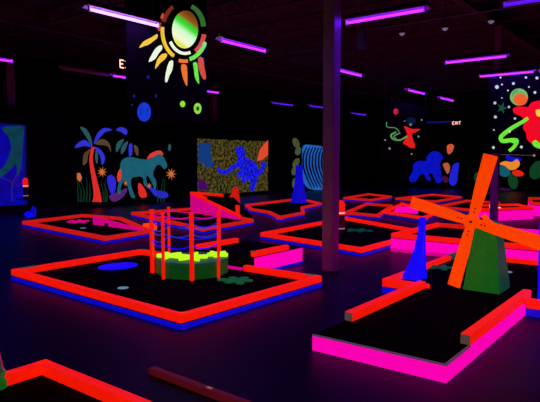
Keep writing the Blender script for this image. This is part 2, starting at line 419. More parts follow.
# left back hole with magenta inner wall
def poly_at(pts, z=.125): return [tuple(at(x, y, 2, z)[:2]) for x, y in pts]
P2h = poly_at([(22, 221.5), (105, 237.5), (152, 230), (122, 217.5), (93, 215), (82, 214.5)])
h2 = hole('red railed hole at the left below the painted horse mural', P2h, .045, BLUE, REDF)
pa, pb = at(93, 224.5, 2, .06), at(142, 231, 2, .06)
bm = new(); prism(bm, [pa, pb, pb+V((0, 0, .03)), pa+V((0, 0, .20))], (.02, .06, 0))
finish('inner_wall', bm, PINKF, h2, label='magenta inner wall of the hole')
q = pa.lerp(pb, .31)+V((0, -.02, 0)); bm = new(); box(bm, q.x-.05, q.x+.05, q.y-.02, q.y+.02, .06, .14); finish('notch', bm, BLACK, h2, label='small black notch in the magenta wall')
p = at(77, 222, 2, .06); solo('star_flower', star(p.x, p.y, .058, .30, 6, .07, .03, .2, 12), PINKF, 'pink star flower on the carpet of the horse mural hole', 'flower')
p = at(83, 228, 2, .06); cup(p.x, p.y, .058, 'pale golf cup in the horse mural hole')
# corner post, lighter red
p = at(150, 226, 2, .14); bm = new(); box(bm, p.x-.09, p.x+.09, p.y-.13, p.y+.13, .05, .2); finish('corner_block', bm, ORANGE, h2, bevel=.01)
# blue rock by its corner
c = at(29, 217.5, 2, .06); RKX, RKY = c.x, c.y; t = thing('painted_rock', 'small blue painted rock in the left tip of the horse mural hole', 'rock', (RKX, RKY, 0))
rr = random.Random(3)
for nm, (ox, oy, sz, hh), mt in (('rock_body', (0, 0, .11, .17), BLUET), ('rock_top', (.06, .10, .07, .30), BLUE)):
    bm = new(); bmesh.ops.create_icosphere(bm, subdivisions=3, radius=1)
    for v in bm.verts:
        f_ = 1+.12*math.sin(v.co.x*5+2)+.1*math.sin(v.co.y*6+v.co.z*4)
        v.co = V((RKX+ox+v.co.x*sz*f_, RKY+oy+v.co.y*sz*f_, hh/2+v.co.z*hh/2*f_*.95+.055))
    finish(nm, bm, mt, t)

# ramp hole (magenta flank) in front of the jungle mural
t = thing('ramp_hole', 'red railed hole with a steep black ramp and tall magenta flank below the jungle mural', 'mini golf hole', (-10.4, 10.9, 0))
TL, TR = at(191, 194, 2, .60), at(234, 197.5, 2, .52); BL, BR = at(240, 217.5, 2, .12), at(252, 216, 2, .12)
def dn(p, z=0): return V((p.x, p.y, z))
def slab(bm, q, z0):
    A = [bm.verts.new(p) for p in q]; B = [bm.verts.new(dn(p, z0)) for p in q]; n = len(q)
    bm.faces.new(A); bm.faces.new(B[::-1])
    for k in range(n): bm.faces.new((A[k], A[(k+1) % n], B[(k+1) % n], B[k]))
n_ = (BL-TL).cross(V((0, 0, 1))).normalized()
if n_.dot(TR-TL) > 0: n_ = -n_
bm = new(); prism(bm, [dn(TL), dn(BL), BL, TL], n_*.02); finish('flank', bm, PINKF, t)
bm = new(); slab(bm, [TL, BL, BR, TR], 0.0); finish('ramp', bm, CARPET, t)
bm = new(); beam(bm, TL+V((0, 0, .03)), BL+V((0, 0, .03)), .07, .06); finish('rail', bm, RED, t)
bm = new(); e_ = TL.lerp(TR, .75); beam(bm, TL+V((0, 0, .035)), e_+V((0, 0, .035)), .08, .07); finish('rail', bm, RED, t)
bm = new(); beam(bm, TL.lerp(BL, .04)+V((0, 0, .04)).lerp(V((0, 0, .04)), 0), TL.lerp(BL, .25).lerp(TR.lerp(BR, .1), .1)+V((0, 0, .04)), .09, .05); finish('rail', bm, RED, t)
p = BL.lerp(TR, .10); bm = new(); box(bm, p.x-.10, p.x-.02, p.y-.04, p.y+.04, .1, .42); finish('gate_post', bm, RED, t)
# its low tee part
PT = poly_at([(131, 212.5), (203, 228.5), (254, 219.5), (196, 207.5)])
hole('', PT, .045, BLUE, REDF, t=t)
# shark fin obstacle on the ramp top
pf = at(228, 196, 2, .56); bm = new()
u1 = (TR-TL).normalized(); pf = TL.lerp(TR, .9)+V((0, .12, -.1))
prism(bm, [pf+u1*a+V((0, 0, b)) for a, b in ((-.12, -.45), (.22, -.45), (.22, .05), (.18, .30), (.14, .42), (.02, .38), (-.02, .2), (-.12, .08))], (-.03, .05, 0))
solo('fin_obstacle', bm, REDF, 'red shark fin shaped board at the top of the ramp hole', 'obstacle', bevel=.005)

h4 = hole('red railed zigzag hole behind the ramp hole, left of the middle column',
          poly_at([(245, 204.5), (250, 208.5), (268, 211.5), (279, 217), (305, 212), (303, 207), (322, 203), (300, 198)]), .045, BLUE, REDF)
h5 = hole('large red railed hole just behind the middle column', poly_at([(260, 233), (362, 249), (398, 239.5), (425, 231), (345, 217)]), .045, BLUE, RED)
h6 = thing('golf_hole', 'raised hole with long magenta front behind the windmill', 'mini golf hole', (-2.6, 10, 0))
bm = new(); prism(bm, [V(q+(0,)) for q in [(-4.3, 9.0), (-.6, 9.0), (-.6, 11.1), (-4.3, 11.1)]], (0, 0, .06)); finish('base', bm, PINKF, h6)
bm = new(); prism(bm, [V(q+(.06,)) for q in [(-4.3, 9.0), (-.6, 9.0), (-.6, 11.1), (-4.3, 11.1)]], (0, 0, .17)); finish('skirt', bm, PINK, h6)
bm = new(); prism(bm, [V(q+(.23,)) for q in [(-4.28, 9.02), (-.62, 9.02), (-.62, 11.08), (-4.28, 11.08)]], (0, 0, .012)); finish('carpet', bm, CARPET, h6)
rail(h6, (-4.3, 9.045), (-.6, 9.045), .242, RED); rail(h6, (-4.255, 9.0), (-4.255, 11.1), .242, RED); rail(h6, (-4.3, 11.055), (-.6, 11.055), .242, REDF)
bm = new(); box(bm, -2.9, -.7, 10.9, 11.0, .243, .33); finish('inner_wall', bm, PINK, h6)

h7 = hole('red railed hole with a magenta ledge, behind the upper left windmill blade', poly_at([(382, 211), (425, 217.5), (440, 210.5), (402, 203)], .16), .08, BLUED, RED)
pa, pb = at(393, 212, 2, .1), at(418, 214, 2, .1)
bm = new(); prism(bm, [pa, pb, pb+V((0, 0, .20)), pa+V((.1, 0, .14))], (-.1, .25, 0)); finish('ledge', bm, PINK, h7, bevel=.02)
h10 = hole('red railed hole right behind the red topped canister', poly_at([(344, 212), (379, 215), (393, 205), (366, 203)]), .045, BLUE, REDF)
h11 = hole('farthest red railed hole in front of the back wall, left one', poly_at([(343, 197.5), (372, 199.5), (392, 196), (368, 193.5)]), .045, BLUE, REDF)
h12 = hole('farthest red railed hole in front of the blue beast mural', poly_at([(395, 198), (436, 201), (462, 196.5), (432, 194)]), .045, BLUED, REDF)
h15 = hole('dark red railed hole low behind the upright windmill blade', poly_at([(436, 206), (478, 210), (500, 202), (466, 200)]), .045, BLUED, REDF)
h13 = thing('golf_hole', 'raised hole with magenta front far right behind the windmill hub', 'mini golf hole', (-2.5, 14, 0))
Q = poly_at([(530, 205), (575, 209), (575, 200.5), (528, 200)], .30)
bm = new(); prism(bm, [V(q+(0,)) for q in Q], (0, 0, .30)); finish('skirt', bm, PINK, h13)
bm = new(); prism(bm, [V(q+(.30,)) for q in Q], (0, 0, .012)); finish('carpet', bm, CARPET, h13)
for i in range(4):
    A, B = insetline(Q[i], Q[(i+1) % 4], Q, RW); rail(h13, A, B, .3125, REDF)
h14 = thing('golf_hole', 'low raised hole with magenta side just right of the windmill hub', 'mini golf hole', (-1.8, 12.9, 0))
Q = poly_at([(482, 211.5), (534, 209.5), (518, 206), (470, 207)], .26)
bm = new(); prism(bm, [V(q+(0,)) for q in Q], (0, 0, .26)); finish('skirt', bm, PINK, h14)
bm = new(); prism(bm, [V(q+(.26,)) for q in Q], (0, 0, .012)); finish('carpet', bm, CARPET, h14)
for i in range(4):
    A, B = insetline(Q[i], Q[(i+1) % 4], Q, RW); rail(h14, A, B, .2725, RED, h=.06)

# ------------------------------------------------------------------ planter with rope fence
ZC = .063
c = at(192, 272.5, 2, ZC); cx, cy = c.x, c.y
E1 = V((math.cos(YAW), math.sin(YAW), 0)); E2 = V((-math.sin(YAW), math.cos(YAW), 0))   # its own axes: it stands turned towards the aisle
angs = [0, 50, 90, 135, 183, 235, 278, 318]
R = .52
ring = [V((cx, cy, 0))+E1*R*math.cos(math.radians(a))+E2*R*math.sin(math.radians(a)) for a in angs]
t = thing('flower_planter', 'dark green eight sided planter fenced by red posts and sagging blue ropes', 'planter', (cx, cy, ZC))
ctr = V((cx, cy, 0))
bm = new(); prism(bm, [V((p.x, p.y, ZC)) for p in [ctr+(q-ctr)*.95 for q in ring]], (0, 0, .19)); finish('box', bm, GRN, t)
bm = new(); prism(bm, [V((p.x, p.y, ZC+.19)) for p in [ctr+(q-ctr)*.97 for q in ring]], (0, 0, .02)); finish('lid', bm, TEAL, t, bevel=.005)
pidx = {4: .045, 5: .032, 6: .042, 7: .030, 3: .03, 1: .026}
ptop = {}
for i, w in pidx.items():
    p = ctr+(ring[i]-ctr)*1.03; top = ZC+.85
    bm = new(); box(bm, p.x-w/2, p.x+w/2, p.y-w/2, p.y+w/2, ZC, top)
    box(bm, p.x-w/2-.004, p.x+w/2+.004, p.y-w/2-.004, p.y+w/2+.004, top, top+.02)
    finish('post', bm, RED, t, bevel=.004); ptop[i] = p
ROPES = [(.82, PINKF, .03), (.74, BLUE, .06), (.60, paint('light_blue_rope', (30, 60, 200), .7), .05), (.46, BLUET, .06)]
order = [3, 4, 5, 6, 7, 1]
for a, b in zip(order, order[1:]+order[:1]):
    for z, mt, sag in ROPES:
        A, B = ptop[a], ptop[b]; pts = [A.lerp(B, k/8)+V((0, 0, ZC+z-sag*4*(k/8)*(1-k/8))) for k in range(9)]
        bm = new(); tube(bm, pts, .008, 6); finish('rope', bm, mt, t)
zt = ZC+.211
for i, (dx, dy, r, lab) in enumerate(((-.31, .0, .19, 'yellow green star flower on the left of the planter lid'), (.02, -.12, .25, 'yellow green star flower in the middle of the planter lid'), (.33, .10, .16, 'yellow green star flower on the right of the planter lid'))):
    p = ctr+E1*dx+E2*dy
    f = solo('star_flower', star(p.x, p.y, zt+(.002 if i == 1 else 0), r, 5, .042, .05, .15+i*.7, i), YEL, lab, 'flower', 'star flowers on the planter', bevel=.006)
p = at(236, 281, 2, ZC)
solo('star_flower', star(p.x, p.y, ZC+.001, .23, 6, .07, .02, .5, 9), paint('leaf_green', (6, 84, 46), .8), 'dark green star flower lying on the carpet right of the planter', 'flower', bevel=.005)
p = at(118, 266.5, 2, ZC); bm = new(); disc(bm, (p.x, p.y, ZC+.001), .30, (1, 0, 0), (0, 1, 0), .01, n=32, sx=.8)
bm2 = None
solo('painted_spot', bm, BLUET, 'blue oval bump on the carpet left of the planter', 'obstacle', bevel=.003)
p = at(123, 288, 2, ZC); cup(p.x, p.y, ZC, 'pale golf cup in front of the blue oval bump')
p = at(182, 311.5, 2, ZC); bm = new(); prism(bm, [V((-4.15, 3.69, ZC)), V((-3.85, 3.69, ZC)), V((-3.85, 3.99, ZC))], (0, 0, .03))
solo('corner_wedge', bm, CYAN, 'cyan wedge tucked in the near corner of the planter hole', 'wedge')

# ------------------------------------------------------------------ windmill
wx, wy = -1.945, 6.52; Z8 = .111
t = thing('windmill', 'windmill with four wide orange blades and green tapered tower', 'windmill', (wx, wy+.1, Z8))
def sq(cx_, cy_, hx, hy, z): return [V((cx_-hx, cy_-hy, z)), V((cx_+hx, cy_-hy, z)), V((cx_+hx, cy_+hy, z)), V((cx_-hx, cy_+hy, z))]
TX, TY = -1.945, 6.62
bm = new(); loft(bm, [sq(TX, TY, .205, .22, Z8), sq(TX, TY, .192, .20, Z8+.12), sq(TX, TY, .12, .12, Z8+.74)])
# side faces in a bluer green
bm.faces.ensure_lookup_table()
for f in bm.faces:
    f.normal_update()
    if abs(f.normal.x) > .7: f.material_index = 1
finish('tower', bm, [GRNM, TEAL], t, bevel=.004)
bm = new(); loft(bm, [sq(TX, TY, .125, .125, Z8+.74), sq(TX, TY, .125, .125, Z8+.76), sq(TX, TY, .06, .06, Z8+.79)]); finish('cap', bm, TEAL, t)
hub = at(472, 221.5, 1, 6.12)
bm = new(); disc(bm, hub+V((0, .012, 0)), .085, (1, 0, 0), (0, 0, 1), -.0, n=24) if False else None
tube(bm, [hub+V((0, -.035, 0)), hub+V((0, .015, 0))], .085, 24); finish('hub', bm, ORANGE, t, bevel=.006)
bm = new(); tube(bm, [hub+V((0, -.05, 0)), hub+V((0, -.034, 0))], .014, 6); tube(bm, [hub, hub+V((0, .40, 0)), hub+V((0, .42, -.14))], .02, 10); finish('axle_bolt', bm, DARKM, t)
bm = new(); k_ = at(486, 218, 1, 6.10); tube(bm, [k_+V((-.03, 0, .03)), k_+V((.02, 0, -.03)), k_+V((.06, .01, -.06))], .028, 10); finish('brace', bm, ORANGE, t)
tips = [((491, 155), .150), ((411.5, 202), .135), ((454, 286), .140), ((551, 246), .150)]
for (px, py), w in tips:
    tip = at(px, py, 1, 6.11); d = tip-hub; L = d.length; d.normalize(); s = d.cross(V((0, 1, 0)))
    bm = new(); y0, y1 = hub.y-.022, hub.y-.002
    out = [(.0, .040), (.06, .046), (.16, .056), (L*.5, w*.46), (L, w/2), (L, -w/2), (L*.5, -w*.46), (.16, -.056), (.06, -.046), (.0, -.040)]
    prism(bm, [hub+d*a+s*b-V((0, .022, 0)) for a, b in out], (0, .022, 0))
    bl = finish('blade', bm, ORANGE, t, bevel=.004)
    bm = new()
    for a in (.11, .15): q = hub+d*a; tube(bm, [q+V((0, -.03, 0)), q+V((0, -.02, 0))], .009, 6)
    finish('bolt', bm, DARKM, t, par=bl)

# blue flared spires
def spire(cx_, cy_, z, hb, ht, H_, label, mat=BLUET, skew=0):
    bm = new(); rings = []
    for q in (0, .06, .16, .3, .5, .75, 1):
        r = ht+(hb-ht)*(1-q)**2.1; rings.append([V((cx_+skew*(1-q)**2+sx*r, cy_+sy*r, z+H_*q)) for sx, sy in ((-1, -1), (0, -.86), (1, -1), (.86, 0), (1, 1), (0, .86), (-1, 1), (-.86, 0))])
    loft(bm, rings); return solo('blue_spire', bm, mat, label, 'spire', 'blue flared spires')
spire(-2.74, 6.62, .11, .125, .032, .78, 'blue flared spire left of the windmill', skew=-.10)
spire(-1.32, 6.50, .11, .11, .05, .84, 'blue flared spire right of the windmill, cut by the photo edge', skew=.08)
p = at(299, 202, 2, .08); spire(p.x, p.y, .058, .22, .09, 1.35, 'blue spire far back in front of the zebra stripe mural', BLUE)

def corner_patch(px, py, z, r, h, label, mat, seed):
    p = at(px, py, 2, z); solo('leaf_spot', star(p.x, p.y, z, r, 5, .05, h, .4, seed), mat, label, 'leaf')
corner_patch(441, 268, .12, .22, .02, 'green leaf spot on the carpet behind the left windmill blade', TEAL, 4)
p = at(507, 272, 2, .12); cup(p.x, p.y, .1205, 'pale golf cup right of the windmill tower')
p = at(150-0, 250, 2, .1)

# things inside the hole behind the column
g = GRN
corner_patch(350, 220, .058, .3, .03, 'dark green leaf spot far in the hole behind the column', TEAL, 5)
corner_patch(358, 231.0, .058, .3, .03, 'dark green leaf spot beside the red topped canister', TEAL, 6)
def canister(p, r, H_, label, big=True):
    t = thing('canister', label, 'canister', p)
    def ringz(z, rr_): return [p+V((rr_*math.cos(k*math.pi/8), rr_*math.sin(k*math.pi/8), z)) for k in range(16)]
    bm = new(); loft(bm, [ringz(0, r*.95), ringz(.02, r), ringz(H_*.52, r), ringz(H_*.56, r*.9)], smooth=True); finish('body', bm, dull('maroon_gloss', (.16, .05, .08), .2), t)
    bm = new(); loft(bm, [ringz(H_*.56, r*.9), ringz(H_*.6, r), ringz(H_*.9, r), ringz(H_*.98, r*.6), ringz(H_, r*.2)], smooth=True); finish('red_top', bm, RED, t)
    bm = new(); loft(bm, [ringz(H_*.13, r*1.02), ringz(H_*.17, r*1.02)], smooth=True); finish('label_highlight_band', bm, paint('pale_band', (170, 110, 130), .8), t)  # glowing bands paint in white highlights; on the small canister, its label
    bm = new(); loft(bm, [ringz(H_*.60, r*1.03), ringz(H_*.64, r*1.03)], smooth=True); finish('label_highlight_band', bm, paint('pale_band_2', (255, 190, 190), .9), t)
    return t
p = at(340.5, 232, 2, .083); canister(V((p.x, p.y, .058)), .09, .70, 'red topped canister standing just right of the middle column')
p = at(27, 204, 0, -15.9); 
bm = new(); box(bm, X0, -15.75, p.y-.15, p.y+.15, 1.0-.34, 1.0-.30); 
zz = at(27, 196, 0, -15.95).z
bm.free(); bm = new(); box(bm, X0, -15.8, p.y-.13, p.y+.13, zz-.12, zz-.08); solo('wall_shelf', bm, DARKM, 'tiny dark shelf on the left wall holding the small red canister', 'shelf')
canister(V((-15.95, p.y, zz-.08)), .075, .62, 'small glowing red canister right of the blue mural at far left')
# small bits
p = at(494.5, 207, 2, .42); bm = new(); prism(bm, [p+V((-.13, 0, -.03)), p+V((.16, 0, -.02)), p+V((.02, 0, .05)), p+V((-.12, 0, .07))], (0, .04, 0))
solo('yellow_wedge', bm, paint('pale_yellow', (255, 225, 130), .95), 'small pale yellow wedge right of the upright windmill blade', 'wedge')

# pale domes under the ceiling
for px, py, z, lab in ((402, 36, 4.0, 'small pale dome under the ceiling, left one near the long conduit'), (445, 31, 4.0, 'small pale dome under the ceiling, middle one near the long conduit'), (491, 24, 4.0, 'small pale dome under the ceiling, on the column above the large space panel')):
    p = at(px, py, 2, z); t = thing('ceiling_dome', lab, 'dome', p, 'pale ceiling domes')
    bm = new(); tube(bm, [p+V((0, 0, .05)), p+V((0, 0, .10))], .05, 12); tube(bm, [p+V((0, 0, .1)), V((p.x, p.y, HC-.05))], .01, 6); finish('mount', bm, DARKM, t)
    bm = new(); tube(bm, [p+V((0, 0, .05-k*.0125)) for k in range(5)], .05, 12, rr=[.055*math.cos(k*math.pi/8.5) for k in range(5)]); finish('dome', bm, paint('pale_dome', (118, 100, 130), .8), t)
a = at(500, 154.5, 1, 14.0); b_ = at(534, 155.5, 1, 14.0); bm = new(); tube(bm, [a, b_], .008, 6)
t = thing('thin_rod', 'thin grey rod with a pale ball end along the bottom of the large space panel', 'rod', a); finish('rod', bm, paint('rod_grey', (92, 62, 80), .7), t)
bm = new(); bmesh.ops.create_icosphere(bm, subdivisions=2, radius=.028)
for v in bm.verts: v.co += b_
finish('ball_end', bm, paint('ball_pale', (170, 120, 135), .8), t)
# ------------------------------------------------------------------ murals and hanging panels
def panel_thing(name, label, cat, axis, val, px0, px1, py0, py1, mat=BLACK, th=.04, hang=False):
    """flat board on the plane axis=val, spanning the measured extents; faces the room"""
    a = at(px0, (py0+py1)/2, axis, val); b = at(px1, (py0+py1)/2, axis, val); mid = (px0+px1)/2
    z1 = at(mid, py0, axis, val).z; z0 = at(mid, py1, axis, val).z
    o = 1-axis; lo, hi = min(a[o], b[o]), max(a[o], b[o]); c_ = V((0, 0, z0)); c_[axis] = val; c_[o] = (lo+hi)/2
    t = thing(name, label, cat, c_)
    bm = new()
    back = val-th if axis == 0 else val+th
    if axis == 0: box(bm, min(back, val), max(back, val), lo, hi, z0, z1)
    else: box(bm, lo, hi, min(back, val), max(back, val), z0, z1)
    finish('board', bm, mat, t)
    if hang:
        for q in (lo+.1, hi-.1):
            bm = new(); p_ = V((0, 0, z1)); p_[axis] = (back+val)/2; p_[o] = q; tube(bm, [p_, p_+V((0, 0, HC-z1-.02))], .006, 5)
            finish('hanging_wire', bm, WIRE, t)
    t['_ax'] = axis; t['_v'] = val
    return t, axis, val
SING = {n+'s': n for n in ('painted_stem', 'painted_border', 'painted_frond', 'painted_flower', 'painted_fern', 'painted_corner', 'painted_blossom', 'painted_sun_ring', 'painted_sun_ray', 'painted_planet', 'painted_star', 'painted_figure_detail')}
SING['painted_leaves'] = 'painted_leaf'; SING['painted_grass'] = 'painted_grass_blade'
def art(T, name, shapes, mats, sm=4, lift=.0):
    """painted figure(s) on the board: closed outlines in measured positions, one mesh"""
    t, axis, val = T; off = V((0, 0, 0)); off[axis] = (.004 if axis == 0 else -.004)
    lf = V((0, 0, 0)); lf[axis] = (lift if axis == 0 else -lift)
    if not isinstance(mats, (list, tuple)): mats = [mats]
    for sh in shapes:
        bm = new(); mi = 0
        if isinstance(sh[0], int): mi, sh = sh
        pts = smooth2(sh, sm) if sm > 1 and len(sh) > 3 else sh
        prism(bm, [at(x, y, axis, val)+lf+off*.25 for x, y in pts], off, 0)
        finish(SING.get(name, name), bm, mats[mi], t)
def ell(cx_, cy_, rx, ry, n=16, rot=0):
    c_, s_ = math.cos(rot), math.sin(rot)
    return [(cx_+rx*math.cos(2*math.pi*k/n)*c_-ry*math.sin(2*math.pi*k/n)*s_, cy_+rx*math.cos(2*math.pi*k/n)*s_+ry*math.sin(2*math.pi*k/n)*c_) for k in range(n)]
def ribbon(pts, w, s=5):
    """open stroke of varying width as closed outline"""
    P = []
    n = len(pts)
    for i in range(n-1):
        p0, p1, p2, p3 = pts[max(i-1, 0)], pts[i], pts[i+1], pts[min(i+2, n-1)]
        for k in range(s):
            t_ = k/s; P.append(tuple(.5*((2*b_)+(-a_+c_)*t_+(2*a_-5*b_+4*c_-d_)*t_*t_+(-a_+3*b_-3*c_+d_)*t_**3) for a_, b_, c_, d_ in zip(p0, p1, p2, p3)))
    P.append(pts[-1]); L, R_ = [], []
    for i, p in enumerate(P):
        a, b = P[max(i-1, 0)], P[min(i+1, len(P)-1)]; dx, dy = b[0]-a[0], b[1]-a[1]; l = math.hypot(dx, dy) or 1
        ww = (w(i/(len(P)-1)) if callable(w) else w)/2; L.append((p[0]-dy/l*ww, p[1]+dx/l*ww)); R_.append((p[0]+dy/l*ww, p[1]-dx/l*ww))
    return L+R_[::-1]
WLX = X0+.05
def pm(n, rgb, k=.9, **kw): return paint(n, rgb, k, base=.25, **kw)
# far-left blue mural
T = panel_thing('wall_mural', 'blue wall mural with teal curving shapes at the left edge', 'mural', 0, WLX, -20, 26, 124, 206, pm('mural_deep_blue', (4, 6, 165), .8, scale=2.5, var=.45))
MT = pm('mural_teal', (6, 62, 78), .85, scale=5, var=.3); ML = pm('mural_line', (40, 40, 120), .8)
art(T, 'painted_trunk', [[(2, 128), (15, 126), (24, 127), (23, 140), (21, 168), (17, 176), (16, 164), (8, 172), (-4, 180), (-8, 178), (4, 166), (8, 158), (11, 148), (9, 138)]], MT)
art(T, 'painted_stems', [ribbon([(22, 168), (16, 176), (12, 186), (12, 202)], .9), ribbon([(-6, 176), (8, 180), (12, 184)], .8)], ML, 1, .002)
art(T, 'painted_border', [[(-18, 125.5), (24, 126), (24, 124.6), (-18, 122)], [(24, 126), (26, 126), (26, 206), (24, 204)]], pm('mural_border', (6, 10, 105), .8), 1, .003)
# palm tree and horse mural
T = panel_thing('wall_mural', 'black wall mural of a teal horse, red palm tree and flowers', 'mural', 0, WLX, 72, 180, 118, 205, BLACK)
PR = pm('palm_red', (225, 45, 40)); PB = pm('frond_blue', (50, 50, 215)); PG = pm('frond_grey_teal', (42, 92, 98), .8); PO = pm('frond_olive', (98, 76, 50), .7)
HT = pm('horse_teal', (26, 96, 116), .9, scale=4); MN = pm('mane_coral', (228, 62, 48)); FL = pm('flower_amber', (210, 110, 50)); PP = pm('shell_purple', (88, 36, 110)); GS = pm('grass_dark_green', (8, 52, 30), .8); FB = pm('fern_blue', (45, 40, 215), scale=40, var=.5)
art(T, 'painted_palm_trunk', [ribbon([(93, 147), (91, 160), (94, 178), (97, 194), (97, 202)], lambda q: 3+7*q*q)], PR, 1)
fr = [(0, [(92, 146), (91, 138), (86, 129), (80, 127), (83, 132), (88, 140)]), (1, [(94, 144), (97, 134), (104, 128), (112, 130), (104, 133)]), (1, [(92, 147), (85, 140), (78, 143), (75, 148), (84, 146)]),
      (2, [(95, 144), (102, 139), (109, 143), (111, 152), (107, 146)]), (1, [(94, 147), (101, 150), (105, 158), (102, 165), (100, 156)]), (2, [(91, 149), (84, 154), (83, 165), (87, 162), (88, 155)]), (0, [(96, 150), (98, 156), (97, 164), (95, 158)]),
      (1, [(116, 130), (121, 127), (127, 130), (126, 135), (121, 132)]), (0, [(124, 139), (117, 143), (116, 152), (119, 149)]), (0, [(128, 141), (122, 146), (121, 154), (125, 150)]), (1, [(129, 145), (132, 144), (132, 154), (129, 156)]), (2, [(134, 145), (138, 148), (138, 156), (135, 152)]), (0, [(169, 144), (171, 146), (170, 151), (168, 149)])]
art(T, 'painted_fronds', fr, [PG, PB, PO], 4)
horse = [(122, 160), (130, 157), (140, 159), (150, 159), (155, 154), (160, 153), (165, 160), (167, 166), (164, 169), (160, 165), (156, 166), (153, 174), (156, 182), (155, 190), (152, 183), (148, 176), (146, 178), (147, 186), (144, 185), (142, 177), (132, 178), (131, 186), (135, 197), (131, 197), (128, 188), (125, 180), (121, 186), (120, 194), (117, 191), (120, 178), (120, 168)]
art(T, 'painted_horse', [horse], HT, 4, .002)
art(T, 'painted_mane', [[(147, 159), (150, 154), (156, 151), (161, 151), (163, 155), (158, 154), (153, 157)], [(119, 170), (117, 176), (118, 182), (121, 178), (121, 170)]], MN, 4, .004)
def spiky(cx_, cy_, r, n=9): return [(cx_+(r if k % 2 == 0 else r*.35)*math.cos(math.pi*k/n), cy_+(r if k % 2 == 0 else r*.35)*1.1*math.sin(math.pi*k/n)) for k in range(2*n)]
art(T, 'painted_flowers', [spiky(102, 172, 5), spiky(171, 174, 5.5), [(77, 173), (80, 173), (82, 178), (80, 182), (77, 179)], spiky(126, 183, 3), spiky(149, 186, 3)], [FL], 1)
art(T, 'painted_ferns', [[(107, 178), (112, 175), (116, 182), (114, 194), (110, 192)], [(149, 186), (156, 190), (166, 192), (168, 197), (160, 198), (153, 194)]], FB, 4)
art(T, 'painted_shell', [[(109, 196), (118, 192), (127, 188), (124, 196), (114, 202)]], PP, 3)
art(T, 'painted_gourd', [[(138, 184), (142, 185), (147, 195), (143, 198), (139, 195)]], PR, 4, .002)
art(T, 'painted_grass', [ribbon([(x0+random.uniform(-4, 4), 178+random.uniform(-2, 6)), (x0, 192), (x0+random.uniform(-1, 1), 202)], lambda q: .5+1.2*q) for x0 in (78, 81, 84, 87, 90, 103, 105, 107, 158, 161, 164)], GS, 1)
# jungle mural
m, nt, b = nodes('jungle_speckle'); tc = nt.nodes.new('ShaderNodeTexCoord'); vo = nt.nodes.new('ShaderNodeTexVoronoi'); vo.inputs['Scale'].default_value = 11
no = nt.nodes.new('ShaderNodeTexNoise'); no.inputs['Scale'].default_value = 9; no.inputs['Detail'].default_value = 5
nt.links.new(tc.outputs['Object'], vo.inputs['Vector']); nt.links.new(tc.outputs['Object'], no.inputs['Vector'])
cr = nt.nodes.new('ShaderNodeValToRGB'); e = cr.color_ramp.elements
e[0].position = .38; e[0].color = (*lin((6, 10, 4)), 1); e[1].position = .68; e[1].color = (*lin((100, 80, 28)), 1)
x = e.new(.5); x.color = (*lin((34, 42, 16)), 1); x = e.new(.58); x.color = (*lin((66, 60, 24)), 1)
mx = nt.nodes.new('ShaderNodeMath'); mx.operation = 'MULTIPLY_ADD'; mx.inputs[1].default_value = .25; nt.links.new(vo.outputs['Distance'], mx.inputs[0])
nt.links.new(no.outputs['Fac'], mx.inputs[2]); sb = nt.nodes.new('ShaderNodeMath'); sb.operation = 'SUBTRACT'; sb.inputs[1].default_value = .07
nt.links.new(mx.outputs[0], sb.inputs[0]); nt.links.new(sb.outputs[0], cr.inputs['Fac'])
nt.links.new(cr.outputs['Color'], b.inputs['Emission Color']); b.inputs['Emission Strength'].default_value = .9; b.inputs['Base Color'].default_value = (.01, .01, .005, 1)
T = panel_thing('wall_mural', 'speckled olive jungle wall mural with a leaping blue creature', 'mural', 0, WLX, 198, 268, 140, 193, m)
CR = pm('creature_blue', (24, 28, 225), scale=7, var=.9)
art(T, 'painted_creature', [[(238, 147), (241, 146), (244, 150), (246, 153), (245, 156), (249, 159), (254, 162), (257, 166), (259, 170), (262, 166), (260, 163), (264, 162), (266, 164), (264, 170), (260, 175), (257, 178), (256, 184), (253, 192), (250, 189), (251, 183), (247, 179), (245, 183), (241, 181), (243, 176), (239, 178), (237, 174), (240, 170), (239, 167), (233, 170), (227, 174), (221, 174), (217, 170), (218, 166), (221, 170), (226, 170), (231, 166), (236, 163), (238, 158), (237, 153), (235, 150)]], CR, 2)
art(T, 'painted_creature_mark', [ribbon([(x, y), (x+1.5, y+2), (x+1, y+4.5)], .6, 2) for x, y in ((240, 151), (243, 156), (246, 160), (241, 162), (250, 163), (246, 167), (251, 169), (243, 171), (253, 175), (248, 173), (256, 169), (252, 182))], pm('creature_dark', (6, 6, 60), .8), 1, .003)
art(T, 'painted_corners', [(0, [(198.5, 143), (211, 143), (210, 150), (212, 158), (213, 167), (206, 168), (203, 163), (198.5, 162)]), (1, [(198, 179), (205, 181), (209, 190), (198, 190)]), (2, [(260, 149), (268, 140), (268, 155), (262, 160), (257, 161)])],
    [pm('patch_steel_blue', (16, 60, 130)), pm('patch_purple', (70, 10, 100)), pm('patch_coral', (235, 75, 45))], 1, .001)
